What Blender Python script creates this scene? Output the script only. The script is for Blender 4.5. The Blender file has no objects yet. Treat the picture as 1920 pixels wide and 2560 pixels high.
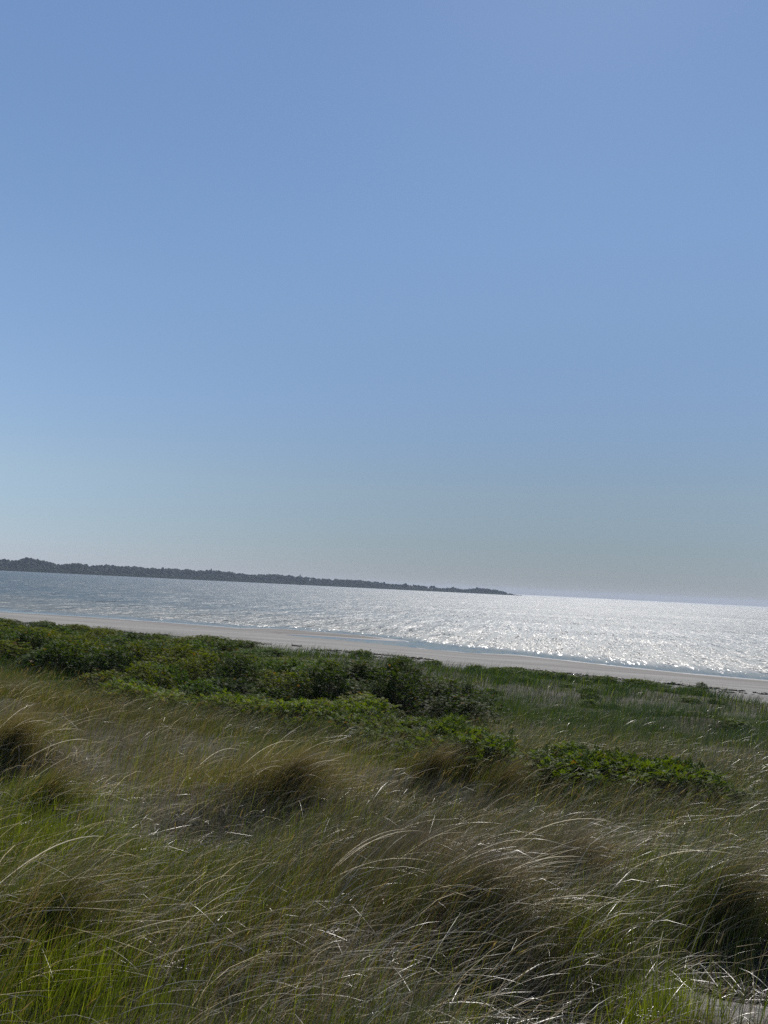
import bpy, math, random
import numpy as np
R = math.radians
scene = bpy.context.scene
COL = scene.collection

# ------------------------------------------------------------------ camera
cam_d = bpy.data.cameras.new('camera'); cam = bpy.data.objects.new('camera', cam_d); COL.objects.link(cam)
cam_d.sensor_fit = 'VERTICAL'; cam_d.sensor_height = 36.0; cam_d.lens = 36.0*1923/2560
cam_d.clip_start = 0.05; cam_d.clip_end = 40000
PITCH, ROLL, EYE = R(5.59), R(2.83), 6.0
from mathutils import Matrix, Vector
_f = Vector((0, math.cos(PITCH), math.sin(PITCH))); _r0 = Vector((1, 0, 0)); _u0 = Vector((0, -math.sin(PITCH), math.cos(PITCH)))
_r = _r0*math.cos(ROLL) + _u0*math.sin(ROLL); _u = _u0*math.cos(ROLL) - _r0*math.sin(ROLL)
cam.matrix_world = Matrix(((_r.x, _u.x, -_f.x, 0), (_r.y, _u.y, -_f.y, 0), (_r.z, _u.z, -_f.z, EYE), (0, 0, 0, 1)))
scene.camera = cam

# ------------------------------------------------------------------ sky, sun, exposure
SUN_AZ, SUN_EL = R(16), R(47)          # to the right of the view, above the frame
world = bpy.data.worlds.new('World'); scene.world = world; world.use_nodes = True
wn = world.node_tree.nodes; wl = world.node_tree.links
bg = wn['Background']
sky = wn.new('ShaderNodeTexSky'); sky.sky_type = 'NISHITA'; sky.sun_disc = False
sky.sun_elevation = SUN_EL; sky.sun_rotation = SUN_AZ
sky.altitude = 0; sky.air_density = 1.0; sky.dust_density = 0.05; sky.ozone_density = 3.0
bg.inputs['Strength'].default_value = 0.1
# the hazy, evenly toned sky of the day: the clear-air model, dimmed towards the horizon and on the sun's side
_tc = wn.new('ShaderNodeTexCoord'); _sx = wn.new('ShaderNodeSeparateXYZ'); wl.new(_tc.outputs['Generated'], _sx.inputs[0])
_rp = wn.new('ShaderNodeValToRGB'); wl.new(_sx.outputs[2], _rp.inputs[0])
SKY_RAMP = [(0.0, (.43, .49, .74)), (.02, (.46, .51, .72)), (.06, (.565, .575, .67)), (.124, (.76, .71, .70)), (.228, (.90, .86, .85)), (.35, (1.02, 1.0, .96)), (.46, (1.07, 1.07, 1.04)), (.617, (1.14, 1.15, 1.15))]
_e = _rp.color_ramp.elements
while len(_e) < len(SKY_RAMP): _e.new(.5)
for _i, (_p, _c) in enumerate(SKY_RAMP): _e[_i].position = _p; _e[_i].color = (*_c, 1)
def _wm(op, a, b):
    n = wn.new('ShaderNodeMath'); n.operation = op
    for i, v in enumerate((a, b)):
        if isinstance(v, (int, float)): n.inputs[i].default_value = v
        else: wl.new(v, n.inputs[i])
    return n.outputs[0]
def _wr(v, a, b, c, d):
    n = wn.new('ShaderNodeMapRange'); wl.new(v, n.inputs[0])
    for i, k in enumerate((a, b, c, d)): n.inputs[i+1].default_value = k
    return n.outputs[0]
_h = _wm('SQRT', _wm('MAXIMUM', _wm('SUBTRACT', 1.0, _wm('MULTIPLY', _sx.outputs[2], _sx.outputs[2])), 1e-4), 0)
_ca = _wm('DIVIDE', _wm('ADD', _wm('MULTIPLY', _sx.outputs[0], math.sin(SUN_AZ)), _wm('MULTIPLY', _sx.outputs[1], math.cos(SUN_AZ))), _h)
_m = _wr(_ca, .5, 1.0, .62, -.36)
_wt = _wr(_sx.outputs[2], .0, .42, 1.05, .25)
_d = _wm('ADD', 1.0, _wm('MULTIPLY', _m, _wt))
_v1 = wn.new('ShaderNodeVectorMath'); _v1.operation = 'MULTIPLY'; wl.new(sky.outputs[0], _v1.inputs[0]); wl.new(_rp.outputs[0], _v1.inputs[1])
_v2 = wn.new('ShaderNodeVectorMath'); _v2.operation = 'SCALE'; wl.new(_v1.outputs[0], _v2.inputs[0]); wl.new(_d, _v2.inputs['Scale'])
_ti = wn.new('ShaderNodeMix'); _ti.data_type = 'RGBA'; _ti.inputs[6].default_value = (1, 1, 1, 1); _ti.inputs[7].default_value = (.99, .97, .92, 1)
wl.new(_wm('MULTIPLY', _wr(_ca, .78, 1.0, 0.0, 1.0), _wr(_sx.outputs[2], .0, .2, 1.0, 0.0)), _ti.inputs[0])
_v3 = wn.new('ShaderNodeVectorMath'); _v3.operation = 'MULTIPLY'; wl.new(_v2.outputs[0], _v3.inputs[0]); wl.new(_ti.outputs[2], _v3.inputs[1])
wl.new(_v3.outputs[0], bg.inputs['Color'])
sun_d = bpy.data.lights.new('sun', 'SUN'); sun = bpy.data.objects.new('sun', sun_d); COL.objects.link(sun)
sun_d.energy = 5.0; sun_d.angle = R(0.53); sun_d.color = (1.0, 0.94, 0.875)
_sd = Vector((math.sin(SUN_AZ)*math.cos(SUN_EL), math.cos(SUN_AZ)*math.cos(SUN_EL), math.sin(SUN_EL)))
sun.rotation_euler = _sd.to_track_quat('Z', 'Y').to_euler(); sun.location = _sd*50
vs = scene.view_settings
vs.view_transform = 'Standard'; vs.look = 'None'; vs.exposure = 0.0; vs.gamma = 1.0; vs.use_curve_mapping = False
cy = scene.cycles
cy.max_bounces = 6; cy.diffuse_bounces = 3; cy.glossy_bounces = 3; cy.transmission_bounces = 4; cy.transparent_max_bounces = 6
cy.volume_bounces = 0; cy.caustics_reflective = False; cy.caustics_refractive = False
cy.use_denoising = False
cy.sample_clamp_indirect = 6.0

# ------------------------------------------------------------------ helpers
def tag(o, label=None, cat=None, group=None, kind=None):
    if label: o['label'] = label
    if cat: o['category'] = cat
    if group: o['group'] = group
    if kind: o['kind'] = kind
    return o
def empty(name, loc, rz=0):
    o = bpy.data.objects.new(name, None); o.empty_display_size = .2
    COL.objects.link(o); o.location = loc; o.rotation_euler = (0, 0, rz); return o
def link(name, me, parent=None):
    o = bpy.data.objects.new(name, me); COL.objects.link(o)
    if parent: o.parent = parent
    return o
def mesh_np(name, V, quads=None, tris=None, mat=None, col=None, smooth=True, fl=None):
    """V (n,3); quads (m,4); tris (k,3); col (n,3) point colours; fl dict of float point attributes"""
    me = bpy.data.meshes.new(name)
    V = np.asarray(V, np.float32)
    q = np.zeros((0, 4), np.int32) if quads is None else np.asarray(quads, np.int32)
    t = np.zeros((0, 3), np.int32) if tris is None else np.asarray(tris, np.int32)
    me.vertices.add(len(V)); me.vertices.foreach_set('co', V.ravel())
    nl = q.size + t.size
    me.loops.add(nl); me.loops.foreach_set('vertex_index', np.concatenate([q.ravel(), t.ravel()]))
    me.polygons.add(len(q) + len(t))
    ls = np.concatenate([np.arange(len(q))*4, q.size + np.arange(len(t))*3]).astype(np.int32)
    me.polygons.foreach_set('loop_start', ls)
    if smooth: me.polygons.foreach_set('use_smooth', np.ones(len(q) + len(t), bool))
    if col is not None:
        a = me.color_attributes.new('tint', 'FLOAT_COLOR', 'POINT')
        c4 = np.ones((len(V), 4), np.float32); c4[:, :3] = col
        a.data.foreach_set('color', c4.ravel())
    for k, v in (fl or {}).items():
        a = me.attributes.new(k, 'FLOAT', 'POINT'); a.data.foreach_set('value', np.asarray(v, np.float32))
    me.update(calc_edges=True); me.validate()
    if mat: me.materials.append(mat)
    return me
class NT:
    """small node-tree helper"""
    def __init__(s, name):
        s.m = bpy.data.materials.new(name); s.m.use_nodes = True
        s.t = s.m.node_tree; s.t.nodes.clear()
    def n(s, typ, ins=None, **kw):
        nd = s.t.nodes.new(typ)
        for k, v in kw.items(): setattr(nd, k, v)
        for k, v in (ins or {}).items():
            if hasattr(v, 'is_linked') or isinstance(v, bpy.types.NodeSocket): s.t.links.new(v, nd.inputs[k])
            else: nd.inputs[k].default_value = v
        return nd
    def math(s, op, a, b=0.0, clamp=False):
        return s.n('ShaderNodeMath', {0: a, 1: b}, operation=op, use_clamp=clamp).outputs[0]
    def mix(s, fac, a, b, blend='MIX'):
        nd = s.n('ShaderNodeMix', data_type='RGBA', blend_type=blend)
        for i, v in ((0, fac), (6, a), (7, b)):
            if isinstance(v, bpy.types.NodeSocket): s.t.links.new(v, nd.inputs[i])
            else: nd.inputs[i].default_value = v if i == 0 else (*v, 1)
        return nd.outputs[2]
    def ramp(s, fac, a, b):
        return s.n('ShaderNodeMapRange', {0: fac, 1: a, 2: b}).outputs[0]
    def noise(s, vec, scale, detail=3, rough=.55):
        return s.n('ShaderNodeTexNoise', {'Vector': vec, 'Scale': scale, 'Detail': detail, 'Roughness': rough})
    def out(s, surf):
        o = s.n('ShaderNodeOutputMaterial'); s.t.links.new(surf, o.inputs[0]); return s.m

# ------------------------------------------------------------------ materials
def leaf_material(name, trans, gloss, rough, tcol):
    k = NT(name)
    c = k.n('ShaderNodeVertexColor', layer_name='tint').outputs[0]
    geo = k.n('ShaderNodeNewGeometry')
    n = k.noise(geo.outputs['Position'], 23, 2)
    c = k.mix(k.math('MULTIPLY', n.outputs[0], .35), c, (.03, .025, .015), 'MIX')
    d = k.n('ShaderNodeBsdfDiffuse', {'Color': c})
    tc = k.mix(1.0, c, tcol, 'MULTIPLY')
    t = k.n('ShaderNodeBsdfTranslucent', {'Color': tc})
    m = k.n('ShaderNodeMixShader', {0: trans, 1: d.outputs[0], 2: t.outputs[0]})
    g = k.n('ShaderNodeBsdfGlossy', {'Color': (1, 1, 1, 1), 'Roughness': rough})
    f = k.n('ShaderNodeFresnel', {'IOR': 1.4})
    m2 = k.n('ShaderNodeMixShader', {0: k.math('MULTIPLY', f.outputs[0], gloss), 1: m.outputs[0], 2: g.outputs[0]})
    return k.out(m2.outputs[0])
M_GRASS = leaf_material('grass_blade', .36, .05, .40, (1.6, 1.5, .5))
M_STRAW = leaf_material('dry_straw', .5, .115, .40, (1.15, 1.1, .95))
M_LEAF = leaf_material('rose_leaf', .34, .015, .5, (1.7, 1.7, .35))
M_TREE = leaf_material('wood_foliage', .08, .05, .6, (1.2, 1.3, .6))

def simple(name, col, rough=.8, var=.3, scale=8.0):
    k = NT(name); geo = k.n('ShaderNodeNewGeometry')
    n = k.noise(geo.outputs['Position'], scale, 4)
    c = k.mix(n.outputs[0], tuple(v*(1 - var) for v in col), tuple(v*(1 + var) for v in col))
    b = k.n('ShaderNodeBsdfPrincipled', {'Base Color': c, 'Roughness': rough})
    bp = k.n('ShaderNodeBump', {'Height': n.outputs[0], 'Strength': .4, 'Distance': .02}); k.t.links.new(bp.outputs[0], b.inputs['Normal'])
    return k.out(b.outputs[0])
M_STEM = simple('woody_stem', (.10, .07, .045))
M_WRACK = simple('seaweed', (.035, .028, .022), .6)
M_WOOD = simple('driftwood', (.12, .10, .085), .85)
M_BARK = simple('bark', (.08, .07, .06))
def matte(name, c1, c2, scale):
    k = NT(name); n = k.noise(k.n('ShaderNodeNewGeometry').outputs['Position'], scale, 4)
    return k.out(k.n('ShaderNodeBsdfDiffuse', {'Color': k.mix(n.outputs[0], c1, c2)}).outputs[0])
M_UNDERWOOD = matte('headland_scrub', (.010, .014, .009), (.022, .026, .016), .05)

def ground_material():
    k = NT('dune_sand'); geo = k.n('ShaderNodeNewGeometry'); P = geo.outputs['Position']
    sep = k.n('ShaderNodeSeparateXYZ', {0: P}); z = sep.outputs[2]
    veg = k.n('ShaderNodeAttribute', attribute_name='veg').outputs['Fac']
    bare = k.n('ShaderNodeAttribute', attribute_name='bare').outputs['Fac']
    mp = k.n('ShaderNodeMapping', {'Vector': P, 'Rotation': (0, 0, R(26)), 'Scale': (.05, .55, 1)}).outputs[0]
    band = k.noise(mp, 1.0, 5, .6).outputs[0]
    fine = k.noise(P, 3.5, 5, .65).outputs[0]
    grit = k.noise(P, 40, 3, .6).outputs[0]
    dry = k.mix(k.ramp(band, .36, .64), (.135, .127, .113), (.245, .234, .210))
    dry = k.mix(k.math('MULTIPLY', k.ramp(fine, .52, .75), .45), dry, (.16, .14, .115))
    dry = k.mix(k.math('MULTIPLY', k.ramp(grit, .55, .8), .4), dry, (.12, .10, .085))
    wob = k.math('ADD', z, k.math('MULTIPLY', k.math('SUBTRACT', band, .5), .25))
    wet = k.ramp(wob, .34, .06)
    c = k.mix(k.math('MULTIPLY', wet, .85), dry, (.115, .10, .082))
    lit = k.mix(k.ramp(fine, .35, .7), (.030, .028, .016), (.085, .074, .042))
    hol = k.n('ShaderNodeAttribute', attribute_name='hollow_shade').outputs['Fac']
    lit = k.mix(hol, lit, (.014, .011, .009))  # near-black painted in for the shade of the hollows
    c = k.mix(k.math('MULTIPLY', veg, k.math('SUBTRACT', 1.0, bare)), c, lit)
    rough = k.math('SUBTRACT', .95, k.math('MULTIPLY', k.ramp(z, .10, .01), .78))
    h = k.math('ADD', k.math('MULTIPLY', fine, .6), k.math('MULTIPLY', grit, .25))
    bp = k.n('ShaderNodeBump', {'Height': h, 'Strength': k.ramp(z, .02, .25), 'Distance': .08})
    b = k.n('ShaderNodeBsdfPrincipled', {'Base Color': c, 'Roughness': rough, 'Normal': bp.outputs[0]})
    return k.out(b.outputs[0])
M_GROUND = ground_material()

def sea_material():
    k = NT('sea_water'); geo = k.n('ShaderNodeNewGeometry'); P = geo.outputs['Position']
    rot = k.n('ShaderNodeMapping', {'Vector': P, 'Rotation': (0, 0, R(12))}).outputs[0]
    def layer(sx, sy, det=2):
        v = k.n('ShaderNodeMapping', {'Vector': rot, 'Scale': (sx, sy, 1)}).outputs[0]
        n = k.noise(v, 1.0, det, .55).outputs['Color']
        return k.n('ShaderNodeVectorMath', {0: n, 1: (.5, .5, .5)}, operation='SUBTRACT').outputs[0]
    def sc(v, f):
        nd = k.n('ShaderNodeVectorMath', {0: v}, operation='SCALE')
        if isinstance(f, bpy.types.NodeSocket): k.t.links.new(f, nd.inputs['Scale'])
        else: nd.inputs['Scale'].default_value = f
        return nd.outputs[0]
    def add(a, b): return k.n('ShaderNodeVectorMath', {0: a, 1: b}, operation='ADD').outputs[0]
    def facets(sx, sy):      # small wave facets, each with its own tilt
        v = k.n('ShaderNodeMapping', {'Vector': rot, 'Scale': (sx, sy, 1)}).outputs[0]
        wv = k.noise(v, .9, 2).outputs['Color']
        v = add(v, sc(wv, .9))
        n = k.n('ShaderNodeTexVoronoi', {'Vector': v, 'Scale': 1.0}, voronoi_dimensions='2D').outputs['Color']
        return k.n('ShaderNodeVectorMath', {0: n, 1: (.5, .5, .5)}, operation='SUBTRACT').outputs[0]
    s = add(add(sc(facets(15, 2.1), .55), sc(facets(5.0, .52), .54)), add(sc(facets(1.5, .09), .40), sc(layer(1.6, .4), .5)))
    # slicks and sheltered shallows: calmer water
    sl = k.n('ShaderNodeMapping', {'Vector': rot, 'Scale': (.006, .035, 1)}).outputs[0]
    slick = k.ramp(k.noise(sl, 1.0, 3, .6).outputs[0], .36, .58)
    gust = k.n('ShaderNodeMapping', {'Vector': rot, 'Scale': (.02, .004, 1)}).outputs[0]
    gustn = k.ramp(k.noise(gust, 1.0, 4, .7).outputs[0], .2, .7)
    off = k.n('ShaderNodeAttribute', attribute_name='offshore').outputs['Fac']
    calm = k.ramp(k.math('ADD', off, k.math('MULTIPLY', k.math('SUBTRACT', slick, .5), 5.0)), 1.0, 11.0)
    amp = k.math('MULTIPLY', k.math('ADD', .55, k.math('MULTIPLY', slick, .45)), k.math('ADD', .8, k.math('MULTIPLY', gustn, .4)))
    amp = k.math('MULTIPLY', amp, k.math('ADD', .12, k.math('MULTIPLY', calm, .88)))
    s = sc(s, k.math('MULTIPLY', amp, SEA_SLOPE))
    s = k.n('ShaderNodeVectorMath', {0: s, 1: (1, 1, 0)}, operation='MULTIPLY').outputs[0]
    nrm = k.n('ShaderNodeVectorMath', {0: add(s, (0, 0, 1))}, operation='NORMALIZE').outputs[0]
    deep = k.ramp(off, 2.0, 60.0)
    c = k.mix(deep, (.10, .105, .085), (.018, .045, .055))
    b = k.n('ShaderNodeBsdfPrincipled', {'Base Color': c, 'Roughness': k.math('ADD', .10, k.math('MULTIPLY', calm, .36)), 'IOR': 1.333, 'Specular IOR Level': 1.0, 'Normal': nrm})
    return k.out(b.outputs[0])
SEA_SLOPE = 1.5
M_SEA = sea_material()
def foam_material():
    k = NT('swash_foam'); P = k.n('ShaderNodeNewGeometry').outputs['Position']
    n = k.noise(P, 1.4, 5, .7).outputs[0]
    d = k.n('ShaderNodeBsdfPrincipled', {'Base Color': (.80, .80, .78, 1), 'Roughness': .5})
    t = k.n('ShaderNodeBsdfTransparent')
    m = k.n('ShaderNodeMixShader', {0: k.ramp(n, .34, .46), 1: t.outputs[0], 2: d.outputs[0]})
    return k.out(m.outputs[0])
M_FOAM = foam_material()
# ------------------------------------------------------------------ terrain
SHX=np.array([(-400,300),(-150,168),(-80,124),(-52,107.6),(-41,106.5),(-28.8,102.7),(-21,99.6),(-17.5,97.6),(-14.5,99.5),(-11.8,100.6),(-8.3,97.6),(-2.2,94.2),(2.6,89.2),(4.6,86.6),(6.5,82.6),(9,79.8),(13.3,77.4),(21.5,70),(26,66.5),(32,63.6),(60,50),(120,22),(300,-60)],float)
VEX=np.array([(-400,250),(-150,128),(-60,86),(-33,68),(-28,64.5),(-18.7,61),(-10.3,58.3),(-5.7,54.6),(.7,51),(4,49),(12.7,44.3),(16.3,41.9),(19.4,38.7),(40,27),(80,3),(300,-100)],float)
PR=np.array([(-5,1.05),(0,1.2),(8,1.5),(20,2.1),(33,2.9),(40,3.45),(44,3.8),(48,4.08),(55,4.35),(80,4.6),(200,5)],float)
CH=np.array([(-13,90.5,.5),(-9,88.3,1.5),(-4,86.3,2.2),(1,83.8,3.0),(5,81.6,3.6),(9,80.2,3.6)],float)
MOUNDS = [(-.9,8.05,1.1,.6,.30),(.3,6.6,.9,.9,.22),(.1,4.9,.8,.7,.16),(-4.9,11.6,2.4,1.5,.30),(-4.0,9.2,.8,.5,.28),(-3.7,8.3,.7,.45,-.30),(-1.5,6.85,.5,.36,-.32),(.55,9.4,.5,.38,-.28),(.65,10.1,.6,.4,.18),(1.02,4.2,.45,.34,-.34),(.7,4.9,.5,.35,.14),(2.3,4.85,.45,.34,-.30),(2.4,5.5,.6,.4,.2),(1.75,6.4,.8,.6,.14),(3.3,7.9,1.1,.8,.15),(1.42,9.15,.32,.28,-.2),(1.5,9.75,.4,.35,.16),(10.5,24.6,2.0,1.0,.45),(7.0,27,1.8,1.1,.3),(1.5,22,2.6,2.0,.15)]
def vnoise(x,y,s,seed=0):
    x=x/s;y=y/s
    xi=np.floor(x).astype(np.int64);yi=np.floor(y).astype(np.int64);fx=x-xi;fy=y-yi
    fx=fx*fx*(3-2*fx);fy=fy*fy*(3-2*fy)
    def h(a,b):
        n=(a*374761393+b*668265263+seed*974711)&0xffffffff
        n=((n^(n>>13))*1274126177)&0xffffffff
        return ((n^(n>>16))&0xffff)/65535.
    return (h(xi,yi)*(1-fx)+h(xi+1,yi)*fx)*(1-fy)+(h(xi,yi+1)*(1-fx)+h(xi+1,yi+1)*fx)*fy
def height(x,y):
    x=np.asarray(x,float);y=np.asarray(y,float)
    ys=np.interp(x,SHX[:,0],SHX[:,1]);yv=np.interp(x,VEX[:,0],VEX[:,1])
    q=yv-y;w=np.maximum(ys-yv,5)
    t=np.clip((ys-y)/w,-8,1)
    zb=np.where(t<0,t*.9*w/30,np.interp(t,[0,.12,.45,.75,1],[0,.16,.5,.85,1.2]))
    zb=np.maximum(zb,-2.5)
    z=np.where(q>0,np.interp(q,PR[:,0],PR[:,1]),zb)
    # runnel behind the spit
    cy=np.interp(x,CH[:,0],CH[:,1]);cw=np.interp(x,CH[:,0],CH[:,2]);on=np.clip((x+13)/3,0,1)*np.clip((14-x)/4,0,1)
    g=np.exp(-((y-cy)/cw)**2)*on
    flat=np.exp(-((y-cy-2)/(cw+6))**2)*on
    z=np.where(q<0,z*(1-.55*flat)-(.2+np.maximum(z,0)*.3)*g,z)
    z=z+.16*np.exp(-(((x+6)/7)**2+((y-94+.55*(x+6))/2.6)**2))   # the sand spit
    veg=np.clip((q+1)/6,0,1)
    z=z+veg*((vnoise(x,y,6,1)-.5)*.35+(vnoise(x,y,2.2,2)-.5)*.22+(vnoise(x,y,.8,3)-.5)*.10)
    z=z+(1-veg)*((vnoise(x,y,9,4)-.5)*.06)*np.clip(t*6,0,1)
    for (cx,cy,rx,ry,a) in MOUNDS:
        z=z+.75*a*np.exp(-(((x-cx)/rx)**2+((y-cy)/ry)**2))
    return z

def inside(px, py, poly):
    c = np.zeros(len(px), bool); n = len(poly)
    for i in range(n):
        x1, y1 = poly[i]; x2, y2 = poly[(i+1) % n]
        hit = ((y1 > py) != (y2 > py)) & (px < (x2-x1)*(py-y1)/(y2-y1+1e-12)+x1)
        c ^= hit
    return c
def gsum(x, y, L):
    s = np.zeros_like(x)
    for g in L:
        cx, cy_, rx, ry = g[:4]; a = g[4] if len(g) > 4 else 1.0
        s += a*np.exp(-(((x-cx)/rx)**2 + ((y-cy_)/ry)**2))
    return s
BARE = [(2.12, 4.36, .30, .20), (2.6, 4.25, .5, .3)]
SHADED_HOLLOWS = [(-3.7, 8.25, .75, .5), (-1.5, 6.8, .5, .34), (.55, 9.35, .5, .4), (1.02, 4.15, .40, .28), (2.28, 4.8, .40, .28), (1.42, 9.1, .32, .28)]   # hollows whose deep shade is painted into the ground colour
def build_ground():
    xs = np.unique(np.concatenate([np.linspace(-160, -30, 40), np.linspace(-30, -6, 60), np.linspace(-6, 6, 110), np.linspace(6, 30, 60), np.linspace(30, 120, 30)]))
    ys = np.unique(np.concatenate([np.linspace(-30, 2, 14), np.linspace(2, 14, 115), np.linspace(14, 40, 90), np.linspace(40, 110, 160), np.linspace(110, 190, 24)]))
    X, Y = np.meshgrid(xs, ys); x = X.ravel(); y = Y.ravel(); z = height(x, y)
    nx, ny = len(xs), len(ys)
    i = (np.arange(ny-1)[:, None]*nx + np.arange(nx-1)[None]).ravel()
    q = np.stack([i, i+1, i+1+nx, i+nx], 1)
    yv = np.interp(x, VEX[:, 0], VEX[:, 1])
    veg = np.clip((yv - y + (vnoise(x, y, 2.5, 9)-.5)*4 + (vnoise(x, y, .9, 8)-.5)*1.5)/1.5, 0, 1)
    bare = np.clip(gsum(x, y, BARE)*1.6, 0, 1)
    me = mesh_np('ground', np.stack([x, y, z], 1), quads=q, mat=M_GROUND, fl={'veg': veg, 'bare': bare, 'hollow_shade': np.clip(gsum(x, y, SHADED_HOLLOWS)*1.6, 0, 1)})
    tag(link('ground', me), 'pale sand of the beach and the dune slope above it', kind='structure')
build_ground()

def build_sea():
    xs = np.unique(np.concatenate([[-9000, -5000, -2500, -1200, -700], np.linspace(-400, 300, 281), [500, 900, 1600, 3000, 5000, 9000]]))
    dy = np.array([-45, -20, -8, -3, 0, 2, 5, 9, 15, 25, 45, 90, 200, 500, 1500, 4000, 8700], float)
    ysh = np.interp(xs, SHX[:, 0], SHX[:, 1])
    V = np.stack([np.repeat(xs, len(dy)), (ysh[:, None]+dy[None]).ravel(), np.zeros(len(xs)*len(dy))], 1)
    V[:, 1] = np.where(np.tile(dy, len(xs)) > 8000, 9000, V[:, 1])
    off = np.tile(np.maximum(dy, 0)*.87, len(xs))
    n = len(dy); i = (np.arange(len(xs)-1)[:, None]*n + np.arange(n-1)[None]).ravel()
    q = np.stack([i, i+n, i+n+1, i+1], 1)
    me = mesh_np('sea', V, quads=q, mat=M_SEA, fl={'offshore': off})
    tag(link('sea', me), 'glittering blue sea reaching to the horizon', kind='structure')
build_sea()

def build_foam():
    xs = np.arange(-60, 45, .25); y0 = np.interp(xs, SHX[:, 0], SHX[:, 1])
    # find the real waterline of the sand
    for _ in range(12): y0 = y0 + (height(xs, y0)-.012)*14
    ok = np.abs(height(xs, y0)-.012) < .02
    w = .3 + .6*vnoise(xs, xs*0, 3.1, 5)*vnoise(xs, xs*0, .9, 6)
    a = y0 - w*.6; b = y0 + w*.6
    za = np.maximum(height(xs, a), 0)+.012; zb = np.maximum(height(xs, b), 0)+.012
    V = np.concatenate([np.stack([xs, a, za], 1), np.stack([xs, b, zb], 1)])
    n = len(xs); i = np.arange(n-1); i = i[ok[:-1] & ok[1:]]
    me = mesh_np('swash_foam', V, quads=np.stack([i, i+1, i+1+n, i+n], 1), mat=M_FOAM)
    tag(link('swash_foam', me), 'thin white line of foam along the water edge', 'foam', kind='stuff')
build_foam()

# ------------------------------------------------------------------ far headland and its wood
PROF = np.array([(-260,24),(-160,27),(-80,25),(0,26),(45,24),(75,33),(100,30),(130,26),(155,20),(180,23),(205,26),(235,21),(260,25),(290,24),(320,24),(345,25),(385,23),(430,24),(460,24),(500,25),(555,25),(580,24),(600,22),(640,19),(680,24),(700,24),(730,22),(785,20),(800,18),(840,18),(900,19),(930,18),(960,16),(985,13),(1020,14),(1060,13),(1090,11),(1105,9),(1138,12),(1165,9),(1200,14),(1240,12),(1262,10),(1275,5),(1292,2),(1312,.5),(1318,0)], float)
def far_dist(px): return 2350 + np.clip(px+200, 0, 1600)*.45
def far_az(px): return np.arctan((px-958)/1923*.9987 - 0)      # bearing of the far shore
def far_pt(px, back=0.0):
    d = far_dist(px) + back; a = far_az(px)
    return d*np.sin(a), d*np.cos(a), d
ICO = None
def ico():
    global ICO
    if ICO is None:
        import bmesh
        bm = bmesh.new(); bmesh.ops.create_icosphere(bm, subdivisions=2, radius=1)
        V = np.array([v.co[:] for v in bm.verts]); T = np.array([[v.index for v in f.verts] for f in bm.faces]); bm.free(); ICO = (V, T)
    return ICO
rng = np.random.default_rng(11)
def blobs(C, S, cols, jit=.28):
    V0, T0 = ico(); n = len(C)
    V = V0[None]*(1 + jit*rng.standard_normal((n, len(V0), 1))*.6)*S[:, None, :] + C[:, None, :]
    T = T0[None] + (np.arange(n)*len(V0))[:, None, None]
    return V.reshape(-1, 3), T.reshape(-1, 3), np.repeat(cols, len(V0), 0)
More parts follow.
